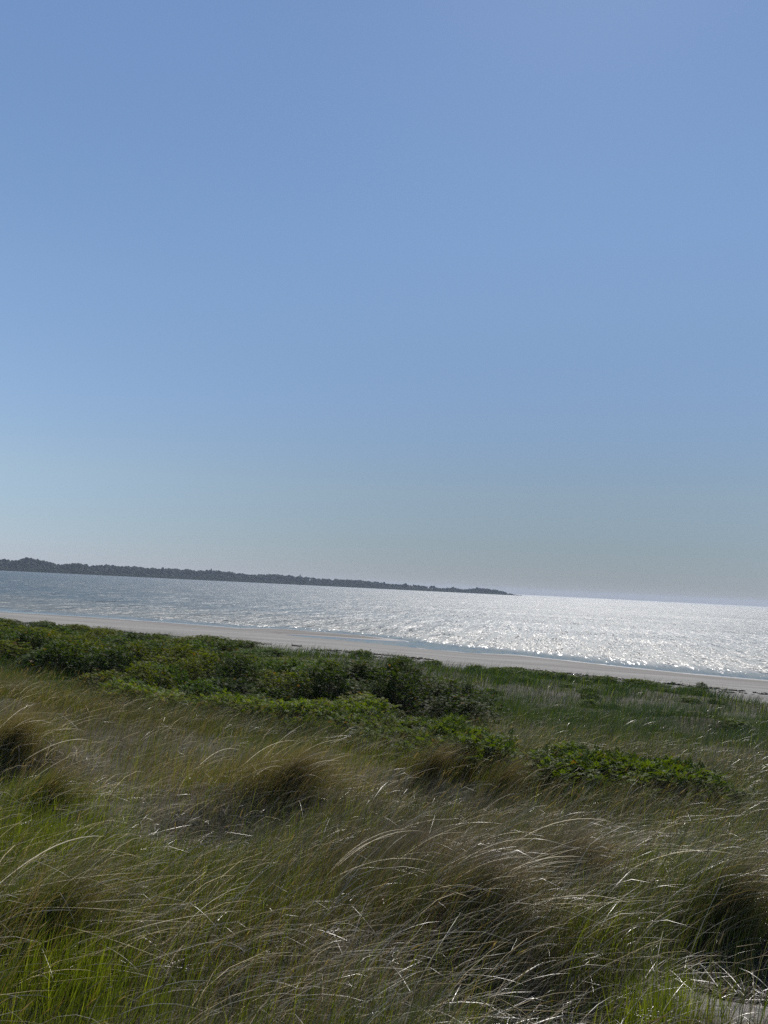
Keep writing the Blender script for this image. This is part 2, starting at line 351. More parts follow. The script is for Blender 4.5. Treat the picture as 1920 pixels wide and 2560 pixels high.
def build_headland():
    px = np.arange(-260, 1318, 6.0); x0, y0, d = far_pt(px); a = far_az(px)
    hgt = np.interp(px, PROF[:, 0], PROF[:, 1])*d/1923
    rows = []
    for back, f in ((-25, None), (0, 0), (18, .06), (60, .28), (160, .62), (420, .5), (600, .0)):
        dd = d + back; z = np.full_like(px, -1.5) if f is None else (hgt*f + (0.05 if back == 0 else .3))
        if back == 600: z = z*0-1
        rows.append(np.stack([dd*np.sin(a), dd*np.cos(a), z], 1))
    V = np.concatenate(rows); n = len(px); m = len(rows)
    i = (np.arange(m-1)[:, None]*n + np.arange(n-1)[None]).ravel()
    me = mesh_np('headland', V, quads=np.stack([i, i+1, i+1+n, i+n], 1), mat=M_UNDERWOOD)
    tag(link('headland', me), 'low wooded headland across the bay', kind='structure')
    Cs, Ss, Ks = [], [], []
    N = 3000
    p = rng.uniform(-258, 1300, N); back = rng.uniform(6, 300, N)
    x, y, d2 = far_pt(p, back)
    H = np.interp(p, PROF[:, 0], PROF[:, 1])*far_dist(p)/1923*1.02
    r = rng.uniform(2.8, 6.0, N)*np.clip(H/26, .45, 1.1)
    f = np.clip((back+6)/160, 0.10, 1)*rng.uniform(.80, 1.03, N)
    top = H*f
    r = np.minimum(r, top*.5); zc = top - r*1.0
    C = np.stack([x, y, zc], 1); S = np.stack([r*1.25, r*1.25, np.minimum(r*rng.uniform(1.0, 1.6, N), zc+.5)], 1)
    k = rng.uniform(0, 1, (N, 1)); c = np.array([.012, .020, .012])*(1-k) + np.array([.024, .034, .018])*k
    V, T, K = blobs(C, S, c, .16)
    me = mesh_np('wood', V, tris=T, mat=M_TREE, col=K, smooth=True)
    tag(link('wood', me), 'dark hazy wood covering the far headland', 'wood', kind='stuff')
    SPEC = [(75, 33.5, 'round', 'broad domed tree highest in the wood at the far shore near the picture edge'),
            (205, 26.5, 'round', 'rounded dark tree standing out beside a dip in the far wood'),
            (414, 27, 'round', 'pale round tree a little above the far wood, before the pointed one'),
            (535, 31, 'spire', 'tall pointed conifer rising above the middle of the far wood'),
            (757, 27, 'spire', 'thin pointed conifer on the long slope of the far wood'),
            (738, 23.5, 'spire', 'smaller pointed conifer next to the thin one on the far wood slope'),
            (967, 17.5, 'round', 'wide crowned tree where the far wood starts to thin out'),
            (1021, 17, 'round', 'lone dark round tree on the thinning headland skyline'),
            (1085, 13.5, 'round', 'first of two round trees close together on the low headland'),
            (1091, 14.2, 'round', 'second and taller of two round trees close together on the low headland'),
            (1139, 13.5, 'round', 'small dark tree after the gap in the headland wood'),
            (1199, 15.5, 'round', 'highest round tree of the last grove near the headland tip')]
    for p_, h_, kind, lab in SPEC:
        x, y, d = far_pt(np.array(float(p_)), 120.0); x = float(x); y = float(y); h = h_*float(far_dist(p_))/1923
        root = empty('headland_tree', (x, y, 3.0)); tag(root, lab, 'tree', 'trees standing out of the far wood')
        n = 26; C = np.zeros((n, 3)); S = np.zeros((n, 3)); hh = h - 3
        for j in range(n):
            t = rng.uniform(0, 1)
            if kind == 'spire': rad = (1-t)*3.6+.7; zz = hh*(.35+.62*t); s = 1.2+1.6*(1-t)
            else: rad = 4.6*math.sqrt(max(0, 1-(2*t-1)**2)); zz = hh*(.55+.40*t); s = rng.uniform(1.6, 2.8)
            an = rng.uniform(0, 6.28); C[j] = (rad*math.cos(an)*.8, rad*math.sin(an)*.8, zz); S[j] = (s*1.1, s*1.1, s)
        k = rng.uniform(0, 1, (n, 1)); V, T, K = blobs(C, S, np.array([.014, .022, .012])*(1-k)+np.array([.024, .032, .016])*k)
        link('crown', mesh_np('crown', V, tris=T, mat=M_TREE, col=K, smooth=False), root)
        a = np.linspace(0, 2*math.pi, 7)[:-1]
        V = np.concatenate([np.stack([.5*np.cos(a), .5*np.sin(a), a*0-2], 1), np.stack([.25*np.cos(a), .25*np.sin(a), a*0+hh*.8], 1)])
        j = np.arange(6); link('trunk', mesh_np('trunk', V, quads=np.stack([j, (j+1) % 6, (j+1) % 6+6, j+6], 1), mat=M_BARK), root)
build_headland()

# ------------------------------------------------------------------ rose bushes
def tubes(paths, rads, sides=4):
    Vs, Qs = [], []; off = 0
    for P, r in zip(paths, rads):
        P = np.asarray(P); n = len(P); a = np.arange(sides)*2*math.pi/sides
        for i in range(n):
            Vs.append(np.stack([P[i, 0]+r[i]*np.cos(a), P[i, 1]+r[i]*np.sin(a), np.full(sides, P[i, 2])], 1))
        for i in range(n-1):
            j = np.arange(sides); Qs.append(np.stack([off+i*sides+j, off+i*sides+(j+1) % sides, off+(i+1)*sides+(j+1) % sides, off+(i+1)*sides+j], 1))
        off += n*sides
    return np.concatenate(Vs), np.concatenate(Qs)
# one compound leaf: seven folded leaflets along a stalk (x forward, z up)
def leaf_template():
    V = []
    for (t, side) in ((.30, 1), (.30, -1), (.56, 1), (.56, -1), (.80, 1), (.80, -1), (.92, 0)):
        a = side*R(62); L = .46 if t < .9 else .5; w = .145
        dx, dy = math.cos(a), math.sin(a); nx, ny = -dy, dx
        b = np.array([t, 0, 0]); z = -.10*t*t
        V += [(b[0], b[1], z), (b[0]+dx*L*.5+nx*w, b[1]+dy*L*.5+ny*w, z+.05), (b[0]+dx*L, b[1]+dy*L, z-.06), (b[0]+dx*L*.5-nx*w, b[1]+dy*L*.5-ny*w, z+.05)]
    return np.array(V)
LEAF = leaf_template()
def leaves(P, az, pitch, rollv, size, col):
    n = len(P); ca, sa, cp, sp, cr, sr = np.cos(az), np.sin(az), np.cos(pitch), np.sin(pitch), np.cos(rollv), np.sin(rollv)
    X = np.stack([ca*cp, sa*cp, sp], 1); Y0 = np.stack([-sa, ca, ca*0], 1); Z0 = np.cross(X, Y0)
    Y = Y0*cr[:, None] + Z0*sr[:, None]; Z = np.cross(X, Y)
    L = LEAF[None]*size[:, None, None]
    V = P[:, None, :] + L[..., 0:1]*X[:, None] + L[..., 1:2]*Y[:, None] + L[..., 2:3]*Z[:, None]
    m = len(LEAF)//4
    base = (np.arange(n*m)*4)[:, None]
    T = np.concatenate([base+np.array([[0, 1, 2]]), base+np.array([[0, 2, 3]])])
    return V.reshape(-1, 3), T, np.repeat(col, len(LEAF), 0)
def bush_meshes(seed, rad, hgt, shoots, young, lsize=.092, dark=1.0, hue=(1, 1, 1)):
    g = np.random.default_rng(seed)
    u = g.uniform(0, 2*math.pi, shoots); zz = g.uniform(.0, 1, shoots)**.8
    lump = 1 + .22*np.sin(u*3+seed) + .16*np.sin(u*5+seed*2.1+zz*4) + g.normal(0, .08, shoots)
    rr = np.sqrt(np.maximum(0, 1-zz**2.2))*rad*lump*g.uniform(.75, 1.03, shoots)
    tip = np.stack([rr*np.cos(u), rr*np.sin(u), hgt*(.10+.86*zz)*(.85+.15*lump)+g.normal(0, .04, shoots)*hgt], 1)
    root = np.stack([tip[:, 0]*.25, tip[:, 1]*.25, np.full(shoots, -.12)], 1)
    paths, rads = [], []
    for i in range(shoots):
        mid = root[i]*.45+tip[i]*.55 + np.array([tip[i, 0]*.12, tip[i, 1]*.12, .08*hgt])
        paths.append([root[i], mid, tip[i]]); rads.append([.007, .005, .0025])
    SV, SQ = tubes(paths, rads, 3)
    per = 9; P = np.repeat(tip, per, 0); out = np.repeat(u, per)
    k = np.tile(np.arange(per), shoots)
    az = k*2.399 + np.repeat(g.uniform(0, 6.28, shoots), per) + g.normal(0, .3, len(k))
    down = np.where(k >= 5, g.uniform(.04, .30, len(k)), g.uniform(-.02, .05, len(k)))*min(1, hgt)
    P = P - np.stack([np.cos(out)*0, np.sin(out)*0, down], 1) + g.normal(0, .02, P.shape)
    pitch = g.normal(.35, .35, len(k)) - np.where(k >= 5, .25, 0)
    size = lsize*g.uniform(.7, 1.2, len(k))
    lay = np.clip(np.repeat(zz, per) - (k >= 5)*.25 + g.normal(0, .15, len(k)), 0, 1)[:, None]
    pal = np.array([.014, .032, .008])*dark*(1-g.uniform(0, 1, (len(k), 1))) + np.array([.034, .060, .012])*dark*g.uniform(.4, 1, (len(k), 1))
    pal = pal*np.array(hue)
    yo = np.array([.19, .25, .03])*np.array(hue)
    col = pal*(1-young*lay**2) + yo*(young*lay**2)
    rust = g.uniform(0, 1, len(k)) < .015; col[rust] = (.20, .10, .04)
    ok = np.repeat(g.uniform(0, 1, shoots) > .10, per)
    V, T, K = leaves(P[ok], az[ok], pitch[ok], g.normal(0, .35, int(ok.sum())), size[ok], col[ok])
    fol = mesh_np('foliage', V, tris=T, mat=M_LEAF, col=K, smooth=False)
    stm = mesh_np('stems', SV, quads=SQ, mat=M_STEM)
    return fol, stm
def place_bush(proto, name, x, y, rz, s, sz, label, cat='bush', group=None, dz=0):
    z = float(height(np.array([x]), np.array([y]))[0])
    o = empty(name, (x, y, z+dz), rz); o.scale = (s, s, sz)
    tag(o, label, cat, group)
    link('foliage', proto[0], o); link('stems', proto[1], o)
    return o
random.seed(5)
HUES = [(1, 1, 1), (1.25, 1.05, .8), (.8, .85, 1.2), (1.45, 1.15, .7), (.95, 1.1, 1), (.7, .75, .9), (1.1, 1.0, 1.5)]
TALL = [bush_meshes(100+i, .95, 1.0, 210, (.28, .45, .12, .3)[i % 4], hue=HUES[i]) for i in range(5)]
DARK = [bush_meshes(140+i, 1.0, 1.15, 240, .10, dark=.8) for i in range(2)]
YOUNG = [bush_meshes(160+i, .62, .62, 115, .7, .088) for i in range(4)]
LOW = [bush_meshes(180+i, .55, .46, 110, .4, .085) for i in range(4)]
THICKET = [(-17, 29), (-12, 24.5), (-8, 20.8), (-5.6, 17.6), (-3.6, 16.2), (-1.2, 16.6), (.6, 17.6), (2.0, 18.6), (2.7, 20.2), (2.4, 23), (1.4, 27), (-1, 34), (-3.5, 42), (-7, 50), (-11.5, 54.5), (-19, 57), (-31, 62), (-38, 64), (-32, 47)]
def thicket():
    g = np.random.default_rng(3); pts = []
    y = 15.0; row = 0
    while y < 64:
        st = 1.42 + (y-15)*.026
        xs = np.arange(-40, 5, st) + (row % 2)*st*.5
        xx = xs + g.normal(0, .22*st, len(xs)); yy = y + g.normal(0, .2*st, len(xs))
        m = inside(xx, yy, THICKET) & (xx > -.53*yy - 1.2)
        pts += [(a, b, st) for a, b in zip(xx[m], yy[m])]
        y += st*.95; row += 1
    return pts
TPTS = thicket()
for i, (x, y, st) in enumerate(TPTS):
    near_dark = (-1.6 < x < 3.6) and (17.8 < y < 25)
    pr = random.choice(DARK) if near_dark else random.choice(TALL)
    s = st/1.42*random.uniform(.70, 1.02)
    sz = random.uniform(.5, 1.25)*(.85 if near_dark else .88)
    if y > 45: sz *= .75
    if near_dark: lab, grp = 'darkest tall rose bush at the seaward end of the thicket', 'dark rose bushes at the thicket end'
    elif y > 40: lab, grp = 'green rose bush at the back of the thicket along the beach', 'rose bushes at the back of the thicket'
    elif y < 24: lab, grp = 'green rose bush at the front of the thicket behind the grass', 'rose bushes at the front of the thicket'
    else: lab, grp = 'green rose bush in the middle of the dense thicket', 'rose bushes in the middle of the thicket'
    place_bush(pr, 'rose_bush', x, y, random.uniform(0, 6.28), s, sz, lab, 'bush', grp)
for i in range(20):
    t = random.random(); x = -5.4+5.2*t + random.gauss(0, .25); y = 16.6 - 1.6*math.sin(t*3.0) + random.gauss(0, .35) - .5*(t > .7)
    place_bush(random.choice(YOUNG), 'rose_bush', x, y, random.uniform(0, 6.28), random.uniform(.8, 1.1), random.uniform(.7, 1.0), 'yellow-green young rose bush along the grass edge of the thicket', 'bush', 'yellow-green rose bushes along the thicket edge')
PATCH = np.array([(-.6, 14.6), (.4, 13.2), (1.3, 12.0), (2.1, 11.1), (2.8, 10.5), (3.5, 10.0), (4.0, 9.6)])
for i in range(58):
    t = random.uniform(0, 6); j = min(5, int(t)); f = t-j
    x, y = PATCH[j]*(1-f)+PATCH[j+1]*f; wd = (.9 if j < 3 else .5)
    x += random.gauss(0, wd*.6); y += random.gauss(0, wd*.9)
    place_bush(random.choice(LOW), 'rose_bush', x, y, random.uniform(0, 6.28), random.uniform(.75, 1.15), random.uniform(.7, 1.15), 'low bright green rose bush in the patch inside the grass', 'bush', 'low rose bushes in the grass patch')
for i in range(26):
    x = random.uniform(1.5, 17.0); y = float(np.interp(x, VEX[:, 0], VEX[:, 1])) - random.uniform(.0, 1.6)
    place_bush(random.choice(LOW), 'beach_shrub', x, y, random.uniform(0, 6.28), random.uniform(1.0, 1.7), random.uniform(.5, .95), 'low dark green shrub lining the edge of the beach', 'shrub', 'low shrubs lining the beach')
g = np.random.default_rng(91); n_ = 0
while n_ < 22:
    x = float(g.uniform(3.5, 17)); y = float(g.uniform(19, 42))
    if y > np.interp(x, VEX[:, 0], VEX[:, 1])-2 or x > .52*y: continue
    place_bush(random.choice(LOW), 'rose_bush', x, y, random.uniform(0, 6.28), random.uniform(.6, 1.15), random.uniform(.35, .7), 'scattered low rose bush half hidden in the grass slope above the beach', 'bush', 'rose bushes scattered in the grass slope'); n_ += 1
SX, SY = 17.2, 41.2
place_bush(DARK[0], 'lone_shrub', SX, SY, 1.0, .42, .55, 'small dark upright shrub standing alone against the sand', 'shrub')
place_bush(LOW[1], 'beach_shrub', -1.0, 51.3, .4, 1.5, 1.25, 'low dark shrub reaching out onto the sand behind the thicket', 'shrub')

# one dark pink blossom on the thicket
bo = min((o for o in bpy.data.objects if o.name.startswith('rose_bush')), key=lambda o: (o.location.x+2.45)**2+(o.location.y-30.5)**2)
bo['label'] = 'green rose bush in the thicket carrying a dark pink blossom'
pv, pt = [], []
for i in range(6):
    a = i*math.pi/3
    for t_, w_, z_ in ((0, 0, 0), (.6, .5, .012), (1, 0, .03), (.6, -.5, .012)): pv.append((.075*(t_*math.cos(a)-w_*math.sin(a)), .075*(t_*math.sin(a)+w_*math.cos(a)), z_))
    pt += [(4*i, 4*i+1, 4*i+2), (4*i, 4*i+2, 4*i+3)]
fl_ = link('blossom', mesh_np('blossom', pv, tris=pt, mat=simple('rose_petal', (.30, .02, .07), .6), smooth=False), bo); fl_.location = (0, -.2, 1.0); fl_.rotation_euler = (.9, 0, 0); fl_['label'] = 'small dark pink blossom'

# ------------------------------------------------------------------ grass
class Blades:
    def __init__(s): s.V, s.Q, s.T, s.K, s.n = [], [], [], [], 0
    def add(s, root, az, th0, th1, L, w, seg, col, g, powr=1.4, twist=.6, kink=.0):
        N = len(root)
        if N == 0: return
        S = np.linspace(0, 1, seg+1); P = root.copy(); pts = [P]
        daz = g.normal(0, .22, N)
        kp = g.uniform(.3, .85, N); kt = np.where(g.uniform(0, 1, N) < kink*.5, g.uniform(.15, .8, N), 0); ka = kt*g.normal(0, .9, N)
        for i in range(seg):
            sm = (S[i]+S[i+1])/2; past = sm > kp; th = np.minimum(th0+(th1-th0)*sm**powr + past*kt, 2.5); a = az+daz*sm+past*ka
            d = np.stack([np.sin(th)*np.cos(a), np.sin(th)*np.sin(a), np.cos(th)], 1)
            P = P + d*(L/seg)[:, None]; pts.append(P)
        side = np.stack([-np.sin(az), np.cos(az), g.normal(0, twist, N)], 1); side += g.normal(0, .35, (N, 3))
        side /= np.linalg.norm(side, axis=1)[:, None]
        VV = []
        for i in range(seg):
            ww = w*(1-S[i]**2*.75)*.5*(.75 if i == 0 else 1)
            VV += [pts[i]-side*ww[:, None], pts[i]+side*ww[:, None]]
        VV.append(pts[seg]); nv = 2*seg+1
        V = np.stack(VV, 1).reshape(-1, 3); s.tip = pts[seg]; s.dir = d
        b = s.n + np.arange(N)*nv
        for i in range(seg-1):
            s.Q.append(np.stack([b+2*i, b+2*i+1, b+2*i+3, b+2*i+2], 1))
        s.T.append(np.stack([b+2*seg-2, b+2*seg-1, b+2*seg], 1))
        s.V.append(V); s.K.append(np.repeat(col, nv, 0)); s.n += N*nv
    def build(s, name, mat, parent=None):
        if not s.n: return None
        return link(name, mesh_np(name, np.concatenate(s.V), quads=np.concatenate(s.Q), tris=np.concatenate(s.T), mat=mat, col=np.concatenate(s.K)), parent)
def lerp(a, b, t): return np.array(a)[None]*(1-t[:, None]) + np.array(b)[None]*t[:, None]
G_GREEN = [(-2.3, 5.9, .9, .9, 1.5), (-1.35, 3.75, .5, .45, 2.0), (1.5, 4.15, .35, .3, 2.0), (-3.2, 7.2, .8, .6, 1.4), (1.4, 4.6, .3, .4), (2.8, 5.4, .9, .8, .6), (-.6, 10.5, 1.2, 1.0, .6), (0.4, 12.4, 1.0, .8, .8)]
G_STRAW = [(.6, 5.2, .8, .9), (.8, 4.0, .9, .5, 1.3), (-3.3, 7.6, .8, .6, 1.2), (-1.4, 6.0, .8, .6), (1.8, 6.0, .9, .6, .9), (-1.0, 4.3, .8, .5, .7), (1.7, 4.3, .5, .3, .8), (-1.9, 5.0, .9, .7, .7), (-1.4, 6.7, .8, .5, .8), (-.5, 4.2, .6, .4, .7)]
G_BROWN = [(-1.0, 7.8, 1.3, .9, 1.4), (.2, 6.8, .9, .9), (-4.8, 11.3, 2.6, 1.6, 1.3), (3.0, 7.8, 2.2, 1.3, .8), (0, 4.6, 1.1, .6, .9), (.4, 5.3, 1.2, .8, 1.2), (-.5, 4.2, .8, .4, .8), (-2.9, 9.4, 1.2, .8, .8)]
G_HOLE = SHADED_HOLLOWS + [(-.1, 4.4, .3, .16, .7)]
def roots(n, y0, y1, g, margin=.9):
    y = np.sqrt(g.uniform(0, 1, n)*((y1+1)**2-(y0+1)**2)+(y0+1)**2)-1
    x = g.uniform(-1, 1, n)*(.545*y+margin)
    return x, y
def ground_pts(x, y, sink=.02): return np.stack([x, y, height(x, y)-sink], 1)
def wind(x, y): return (vnoise(x, y, 1.7, 21)-.5)*1.0 + (vnoise(x, y, .6, 22)-.5)*.4 - .05
C_GREEN = ((.06, .10, .013), (.25, .31, .035)); C_BROWN = ((.105, .078, .052), (.32, .24, .175)); C_GREY = ((.035, .06, .018), (.105, .135, .05)); C_STRAW = ((.46, .40, .28), (.80, .71, .55))
FRONT = [(hx, hy-.55*ry/.4, rx*1.3, ry*1.4) for hx, hy, rx, ry in SHADED_HOLLOWS] + [(1.8, 4.35, .45, .3), (2.2, 4.2, .5, .3)]
def low(x, y): return np.clip(gsum(x, y, FRONT)*1.3, 0, 1)
def suitable(x, y, g, hole_w=.93):
    n = len(x)
    yv = np.interp(x, VEX[:, 0], VEX[:, 1])
    hole = np.clip(gsum(x, y, G_HOLE)*1.9, 0, 1); bare = np.clip(gsum(x, y, BARE)*1.5, 0, 1)
    keep = g.uniform(0, 1, n) < (1-hole_w*hole)*(1-np.clip(2.2*bare, 0, .97))
    edge = (yv - y) + (vnoise(x, y, 2.0, 33)-.5)*3.0
    keep &= g.uniform(0, 1, n) < np.clip(edge/2.0, 0, 1)
    inth = inside(x, y, THICKET); keep &= (~inth) | (g.uniform(0, 1, n) < .12)
    dp = np.min(np.hypot(x[:, None]-PATCH[None, :, 0], y[:, None]-PATCH[None, :, 1]), 1)
    keep &= g.uniform(0, 1, n) < np.clip(.5+dp/1.4, 0, 1)
    return keep
def add_kinds(B, Bs, x, y, g, probs, seg, wmul, hmul, tone=1.0):
    n = len(x); tot = probs.sum(0); u = g.uniform(0, 1, n)*tot; cum = np.cumsum(probs, 0)
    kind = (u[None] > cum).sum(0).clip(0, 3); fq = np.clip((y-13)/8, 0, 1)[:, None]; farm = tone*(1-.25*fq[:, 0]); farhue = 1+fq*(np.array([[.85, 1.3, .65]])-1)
    wd = wind(x, y); ln = .75+.5*vnoise(x, y, 1.2, 23); fw = np.clip(y/11, 1, 4.5)*wmul
    for kd in range(4):
        m = kind == kd; k = int(m.sum())
        if not k: continue
        r = ground_pts(x[m], y[m]); t = g.uniform(0, 1, k); az = wd[m]; l = ln[m]; f = fw[m]; h = hmul[m]; tn = farm[m][:, None]
        if kd == 0: B.add(r, az+g.normal(0, .8, k), g.uniform(0, .35, k), l*g.uniform(.25, .95, k), g.uniform(.18, .40, k)*h, g.uniform(.0028, .0058, k)*f*1.15, seg, lerp(*C_GREEN, t), g)
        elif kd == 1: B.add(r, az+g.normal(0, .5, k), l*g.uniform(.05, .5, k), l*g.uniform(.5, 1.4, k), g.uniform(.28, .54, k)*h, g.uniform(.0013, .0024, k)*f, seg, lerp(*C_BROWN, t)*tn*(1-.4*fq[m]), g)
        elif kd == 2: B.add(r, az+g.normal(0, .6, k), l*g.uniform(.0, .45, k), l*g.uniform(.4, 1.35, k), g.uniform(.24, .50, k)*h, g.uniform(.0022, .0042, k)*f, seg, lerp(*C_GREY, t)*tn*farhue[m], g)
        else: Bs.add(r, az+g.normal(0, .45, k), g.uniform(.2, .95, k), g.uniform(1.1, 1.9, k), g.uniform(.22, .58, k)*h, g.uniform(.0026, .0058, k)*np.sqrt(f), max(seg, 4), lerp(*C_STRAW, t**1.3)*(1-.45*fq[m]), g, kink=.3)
def grass_band(B, Bs, n, ntuss, per, y0, y1, seg, wmul, seed, lmul=1.0):
    g = np.random.default_rng(seed)
    # undergrowth
    x, y = roots(n, y0, y1, g); m = suitable(x, y, g) & (g.uniform(0, 1, n) < .35+.9*vnoise(x, y, .5, 31)); x, y = x[m], y[m]
    far = np.clip((y-9)/9, 0, 2)
    pr = np.stack([1.0+1.9*gsum(x, y, G_GREEN)+.8*vnoise(x, y, 1.1, 41)-.3*np.clip(far, 0, 1), .55+1.5*gsum(x, y, G_BROWN)+.5*vnoise(x, y, 1.5, 42)-.3*np.clip(far, 0, 1), .5+1.3*far, .05+.14*gsum(x, y, G_STRAW)])
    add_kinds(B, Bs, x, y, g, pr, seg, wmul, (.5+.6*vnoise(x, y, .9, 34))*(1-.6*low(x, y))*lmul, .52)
    # tussocks: long blades springing from tight crowns
    cx, cy_ = roots(ntuss, y0, y1, g); m = suitable(cx, cy_, g, .8) & (g.uniform(0, 1, ntuss) > .9*low(cx, cy_)) & (g.uniform(0, 1, ntuss) > .75*np.clip(gsum(cx, cy_, G_GREEN), 0, 1)); cx, cy_ = cx[m], cy_[m]; nt = len(cx)
    size = g.uniform(.45, 1.25, nt); cnt = (per*size**1.5).astype(int); idx = np.repeat(np.arange(nt), cnt); k = len(idx)
    spread = (.10+.17*size)[idx]*(1+.25*np.clip(cy_/14, 0, 3)[idx])
    x = cx[idx]+g.normal(0, 1, k)*spread; y = cy_[idx]+g.normal(0, .7, k)*spread; m = y > 1.6; x, y, idx, spread = x[m], y[m], idx[m], spread[m]; k = len(x)
    tb = g.uniform(0, 1, nt); far = np.clip((y-9)/9, 0, 2)
    pr = np.stack([.12+.5*(tb[idx] < .2)+.5*np.clip(gsum(x, y, G_GREEN), 0, 1), (.35+1.6*(tb[idx] > .6)+1.2*gsum(x, y, G_BROWN))*(1-.35*far), .75+.5*far+.8*(tb[idx] < .6), (.22+.35*gsum(x, y, G_STRAW))*(1-.38*far)])
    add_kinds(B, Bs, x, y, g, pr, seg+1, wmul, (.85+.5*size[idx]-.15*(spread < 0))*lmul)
B = Blades(); BS = Blades()
grass_band(B, BS, 75000, 120, 260, 1.7, 7.0, 4, 1.0, 1)
grass_band(B, BS, 80000, 360, 165, 7.0, 14.5, 3, 1.0, 2, .95)
def top_straw(BS, n, seed, y0, y1, w0, w1):
    g = np.random.default_rng(seed); x, y = roots(n, y0, y1, g); p = np.clip(.2+.55*gsum(x, y, G_STRAW)+.25*vnoise(x, y, 1.0, 77)-.1, 0, 1)
    m = suitable(x, y, g, .3) & (g.uniform(0, 1, n) < p); x, y = x[m], y[m]; k = len(x)
    r = ground_pts(x, y); r[:, 2] += g.uniform(.02, .2, k)*(1-.6*low(x, y))
    BS.add(r, wind(x, y)*.8+g.normal(-.05, .33, k), g.uniform(.7, 1.35, k), g.uniform(1.3, 1.8, k), g.uniform(.18, .55, k), g.uniform(w0, w1, k)*np.clip(y/8, 1, 2), 5, lerp(*C_STRAW, g.uniform(0, 1, k)), g, powr=1.0, kink=.3)
def seed_stalks(n, seed, y0, y1):
    g = np.random.default_rng(seed); x, y = roots(n, y0, y1, g); m = suitable(x, y, g) & (g.uniform(0, 1, n) > .8*low(x, y)); x, y = x[m], y[m]; k = len(x); az = wind(x, y)+g.normal(0, .5, k)
    f = np.clip(y/7, 1, 2.2)
    B.add(ground_pts(x, y), az, g.uniform(.0, .3, k), g.uniform(.3, 1.0, k), g.uniform(.38, .66, k), np.full(k, .0016)*f, 5, lerp((.16, .12, .07), (.30, .24, .16), g.uniform(0, 1, k)), g)
    tip, d = B.tip.copy(), B.dir; th = np.arccos(np.clip(d[:, 2], -1, 1)); a2 = np.arctan2(d[:, 1], d[:, 0]); tip -= d*.03
    for tw in (.2, 1.5): B.add(tip, a2, th, th+.25, g.uniform(.05, .10, k), g.uniform(.004, .0075, k)*f, 3, lerp((.17, .12, .07), (.36, .28, .19), g.uniform(0, 1, k)), g, twist=tw)
seed_stalks(1500, 71, 2.5, 8); seed_stalks(2200, 72, 8, 14)
def green_patch(cx, cy_, rx, ry, n, seed):
    g = np.random.default_rng(seed); x = cx+g.normal(0, rx, n); y = cy_+g.normal(0, ry, n)
    B.add(ground_pts(x, y), g.normal(.2, .9, n), g.uniform(0, .35, n), g.uniform(.2, .8, n), g.uniform(.18, .38, n), g.uniform(.003, .0062, n), 4, lerp((.11, .16, .016), (.32, .38, .04), g.uniform(0, 1, n)**1.3), g)
for a_ in [(-1.38, 3.8, .2, .16, 700, 1), (1.5, 4.15, .17, .12, 450, 2), (-2.3, 5.9, .45, .4, 700, 3), (-3.1, 7.1, .35, .25, 500, 4), (1.3, 4.9, .10, .13, 200, 5), (-.7, 4.9, .3, .25, 500, 6), (-.2, 7.0, .25, .2, 300, 7)]: green_patch(*a_)
top_straw(BS, 11000, 61, 2.2, 8, .0016, .0038); top_straw(BS, 14000, 62, 8, 15, .0014, .003); top_straw(BS, 5000, 63, 15, 26, .0018, .0034)
B.build('dune_grass', M_GRASS); BS.build('straw_grass', M_STRAW)
tag(bpy.data.objects['dune_grass'], 'windswept green and brown grass covering the near dune', 'grass', kind='stuff')
tag(bpy.data.objects['straw_grass'], 'pale dry straw blades scattered through the near grass', 'grass', kind='stuff')
B2 = Blades(); B3 = Blades()
grass_band(B2, B3, 88000, 800, 75, 14.5, 27, 2, .98, 3)
grass_band(B2, B3, 125000, 1900, 34, 27, 66, 2, 1.35, 4, 1.3)
B2.build('marram_grass', M_GRASS); B3.build('dry_marram', M_STRAW)
tag(bpy.data.objects['marram_grass'], 'grey-green marram grass on the slope down to the beach', 'grass', kind='stuff')
tag(bpy.data.objects['dry_marram'], 'pale dead blades among the marram above the beach', 'grass', kind='stuff')
# litter of short dead pieces on the ground
g = np.random.default_rng(9); BL = Blades()
x, y = roots(42000, 2.4, 9, g)
w_ = .12+.9*np.clip(gsum(x, y, G_HOLE)+gsum(x, y, BARE)*.5, 0, 1)+.08*np.clip(gsum(x, y, G_STRAW), 0, 1)
m = g.uniform(0, 1, len(x)) < w_; x, y = x[m], y[m]; k = len(x)
BL.add(ground_pts(x, y, -.015)+np.stack([x*0, x*0, g.uniform(0, .08, k)], 1), g.uniform(0, 6.28, k), g.uniform(1.1, 1.6, k), g.uniform(1.4, 1.9, k), g.uniform(.05, .28, k), g.uniform(.002, .0045, k), 3, lerp((.16, .13, .10), (.46, .40, .33), g.uniform(0, 1, k)), g)
BL.build('straw_litter', M_STRAW); tag(bpy.data.objects['straw_litter'], 'short dead straw lying on the ground between the tussocks', 'straw', kind='stuff')

